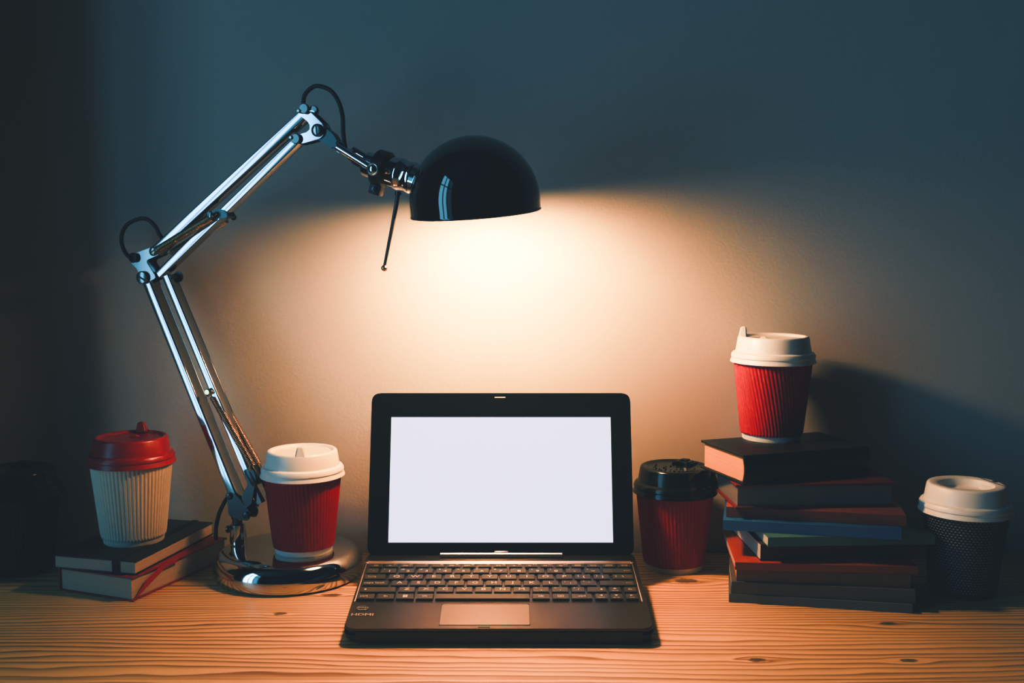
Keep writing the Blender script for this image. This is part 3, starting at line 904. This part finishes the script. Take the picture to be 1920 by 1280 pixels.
# number row
key(-.1264, -.1156, .1143, DP, [('`', .0008, -.001, .005), ('~', -.0026, .0026, .003)])
np_ = .01757
for i, (a, b) in enumerate(zip('1234567890-=', '!@#$%^&*()_+')):
    x0 = -.1134 + np_ * i
    key(x0, x0 + .0146, .1143, DP, [(a, .0010, -.0012, .0058), (b, -.0042, .0026, .0030)])
key(.0976, .1249, .1143, DP, [('ARW', .0085, 0, 0)])
# Q row
key(-.1267, -.1075, .1006, DP, [('TABS', -.003, 0, 0)])
for i, a in enumerate('QWERTYUIOP'):
    x0 = -.1044 + .01747 * i
    key(x0, x0 + .0146, .1006, DP, [(a, 0, .0004, .0064)])
for i, (a, b) in enumerate((('[', '{'), (']', '}'))):
    x0 = -.1044 + .01747 * (10 + i)
    key(x0, x0 + .0146, .1006, DP, [(a, .001, -.0002, .0052), (b, -.0042, .0014, .0042)])
key(.1056, .1250, .1006, DP, [('\\', 0, 0, .0056), ('|', -.0065, .0012, .0046)])
# A row
key(-.1267, -.1033, .0869, DP, [('caps lock', -.0014, 0, .0042)])
for i, a in enumerate('ASDFGHJKL'):
    x0 = -.1002 + .01748 * i
    key(x0, x0 + .0146, .0869, DP, [(a, 0, .0004, .0064)])
for i, (a, b) in enumerate(((';', ':'), ("'", '"'))):
    x0 = -.1002 + .01748 * (9 + i)
    key(x0, x0 + .0146, .0869, DP, [(a, .001, -.0004, .0055), (b, -.0042, .0024, .0040)])
key(.0926, .1249, .0869, DP, [('ARW', .0105, 0, 0)])
# Z row
key(-.1267, -.0951, .0730, DP, [('SHIFT', -.0118, 0, 0)])
for i, a in enumerate('ZXCVBNM'):
    x0 = -.0921 + .01748 * i
    key(x0, x0 + .0146, .0730, DP, [(a, 0, .0004, .0064)])
for i, (a, b) in enumerate(((',', '<'), ('.', '>'))):
    x0 = -.0921 + .01748 * (7 + i)
    key(x0, x0 + .0146, .0730, DP, [(a, .0004, -.0004, .0060), (b, -.0042, .0026, .0034)])
key(.0656, .0774, .0730, DP, [('/', .0006, 0, .0050), ('?', -.0034, .0024, .0036)])
key(.0802, .0970, .0730, DP, [('SHIFT', .0044, 0, 0)])
key(.1000, .1105, .0730, DP, [('UP', 0, 0, 0), ('pg up', 0, -.0026, .0022)])
key(.1138, .1246, .0730, DP, [('fn', 0, 0, .0040)])
# bottom row
key(-.1277, -.1127, .0588, DP, [('ctrl', -.0022, 0, .0040)])
key(-.1104, -.0950, .0588, DP, [('fn', 0, 0, .0040)])
key(-.0927, -.0774, .0588, DP, [('WIN', 0, 0, 0)])
key(-.0749, -.0600, .0588, DP, [('alt', 0, 0, .0040)])
key(-.0574, .0268, .0588, DP, [])
key(.0298, .0449, .0588, DP, [('alt', 0, 0, .0040)])
key(.0479, .0624, .0588, DP, [('MENU', 0, 0, 0)])
key(.0650, .0832, .0588, DP, [('ctrl', 0, 0, .0040)])
key(.0861, .0970, .0588, DP, [('LF', 0, 0, 0), ('home', 0, -.0026, .0022)])
key(.1000, .1105, .0588, DP, [('DN', 0, 0, 0), ('pg dn', 0, -.0026, .0022)])
key(.1138, .1246, .0588, DP, [('RT', 0, 0, 0), ('end', 0, -.0026, .0022)])
# touchpad
bm = bmesh.new()
slab(bm, rrect(-.0510, .0068, .0263, .0460, .0016), .00002, .00022, .0001, 1)
tp = mk('touchpad', bm, M['pad'], deck)
bm = bmesh.new()
t = .0004
for x in (-.0512, .0265): box(bm, (x, .0264, .00012), (t, .0398, .0002))
for y in (.0066, .0462): box(bm, (-.01235, y, .00012), (.0780, t, .0002))
mk('groove', bm, M['slot'], tp)
bm = bmesh.new()
slab(bm, rrect(-.0178, .0014, -.0074, .0034, .0009), .00001, .0002)
mk('finger_notch', bm, M['slot'], deck)
# sticker and printed mark at the front left
bm = bmesh.new()
slab(bm, rrect(-.1262, .0330, -.1150, .0445, .001), .00002, .00015)
text_into(bm, 'intel', -.1207, .0400, .00022, .0040, 1, 1.25)
text_into(bm, 'inside', -.1207, .0358, .00022, .0026, 1, 1.25)
n = 40
for k in range(n):
    a = 2 * PI * k / n
    if 25 < (math.degrees(a) % 360) < 60: continue
    box(bm, (-.1207 + .0050 * math.cos(a), .0393 + .0034 * math.sin(a), .00020), (.0008, .0003, .00008), Euler((0, 0, math.atan2(.0034 * math.cos(a), -.0050 * math.sin(a)))), mi=1)
mk('sticker', bm, [M['sticker'], M['legend']], deck, smooth=False)
bm = bmesh.new()
text_into(bm, 'HDMI', -.1195, .0262, .00006, .0062, 0, 1.30, .00008)
text_into(bm, 'HDMI', -.1192, .0262, .00006, .0062, 0, 1.30, .00008)
mk('printed_logo', bm, M['legend'], deck, smooth=False)
# hinge strip
bm = bmesh.new()
cyl(bm, (-.0596, .1518, .0014), (.0608, .1518, .0014), .0027, 24, .0004)
hs = mk('hinge_strip', bm, M['silver'], deck)
bm = bmesh.new()
box(bm, (.0006, .1548, .0034), (.0140, .0040, .0026), bev=.0007)
mk('latch', bm, M['silver'], hs)
bm = bmesh.new()
cyl(bm, (-.100, .1610, -.0035), (.100, .1610, -.0035), .0052)
mk('hinge', bm, M['shell'], deck)
# screen: local x across, y up the panel, z towards the viewer
SL = R(18.5)
sc_m = Matrix.Translation((0, 1.0530 - .8991, .0325)) @ Matrix.Rotation(PI / 2 - SL, 4, 'X')
bm = bmesh.new()
slab(bm, rounded([(-.1318, 0), (.1318, 0), (.1316, .1625), (-.1316, .1625)], .009, 6), -.0095, 0, .0009, 2)
scr = mk('screen', bm, M['tablet'], lap); scr.matrix_local = sc_m
bm = bmesh.new()
DB = .0125
slab(bm, [(-.1113, DB), (.1113, DB), (.1113, DB + .1253), (-.1113, DB + .1253)], .00002, .00015)
dp_ = mk('display', bm, M['display'], scr, smooth=False)
dp_['label'] = 'blank white lit display area'
bm = bmesh.new()
slab(bm, rrect(-.0065, .1576, .0045, .1586, .0004), .00001, .0003)
mk('camera_slit', bm, M['legend'], scr)

# ------------------------------------------------------------------ light
def daylight(name, y0, y1, energy, col):
    ld = bpy.data.lights.new(name, 'AREA')
    ld.shape = 'RECTANGLE'; ld.size = WZ1 - WZ0; ld.size_y = y1 - y0
    ld.energy = energy; ld.color = col
    lo = bpy.data.objects.new(name, ld); COL.objects.link(lo)
    lo.location = (XL - .12, (y0 + y1) / 2, (WZ0 + WZ1) / 2)
    lo.rotation_euler = (0, R(-90), 0)
daylight('window_daylight', WM, W1, 25.0, (.33, .74, 1.0))
daylight('window_daylight_far', W0, WM, 2.5, (.32, .76, 1.0))
w = bpy.data.worlds.new('evening'); SC.world = w; w.use_nodes = True
w.node_tree.nodes['Background'].inputs[0].default_value = (.05, .09, .13, 1)
w.node_tree.nodes['Background'].inputs[1].default_value = .3

# ------------------------------------------------------------------ camera and tone
cam = bpy.data.cameras.new('camera'); co = bpy.data.objects.new('camera', cam); COL.objects.link(co)
cam.sensor_width = 36.; cam.lens = 2050 / 1920 * 36
co.location = (0, 0, .350)
co.rotation_euler = (PI / 2 - math.atan(205 / 2050), 0, 0)
cam.clip_start = .02
SC.camera = co
SC.cycles.use_denoising = True
SC.cycles.max_bounces = 8
SC.cycles.sample_clamp_indirect = 6.
# slight film-like toning: deep tones lean teal, a little contrast in the low mids
CURVES = (((0, .0095), (.04, .0175), (.12, .041), (.3, .160), (.6, .54), (1, 1.12)),
          ((0, .0115), (.04, .0230), (.12, .050), (.3, .162), (.6, .54), (1, 1.12)),
          ((0, .0135), (.04, .0275), (.12, .055), (.3, .165), (.45, .34), (.7, .85), (1, 1.6)))
SC.view_settings.view_transform = 'AgX'
SC.view_settings.look = 'AgX - High Contrast'
SC.view_settings.exposure = 1.5
SC.view_settings.use_curve_mapping = True
cmap = SC.view_settings.curve_mapping
cmap.extend = 'EXTRAPOLATED'
for i, pts in enumerate(CURVES):
    c = cmap.curves[i]
    c.points[0].location = pts[0]; c.points[1].location = pts[-1]
    for q in pts[1:-1]: c.points.new(*q)
    for p in c.points: p.handle_type = 'AUTO_CLAMPED'
cmap.update()
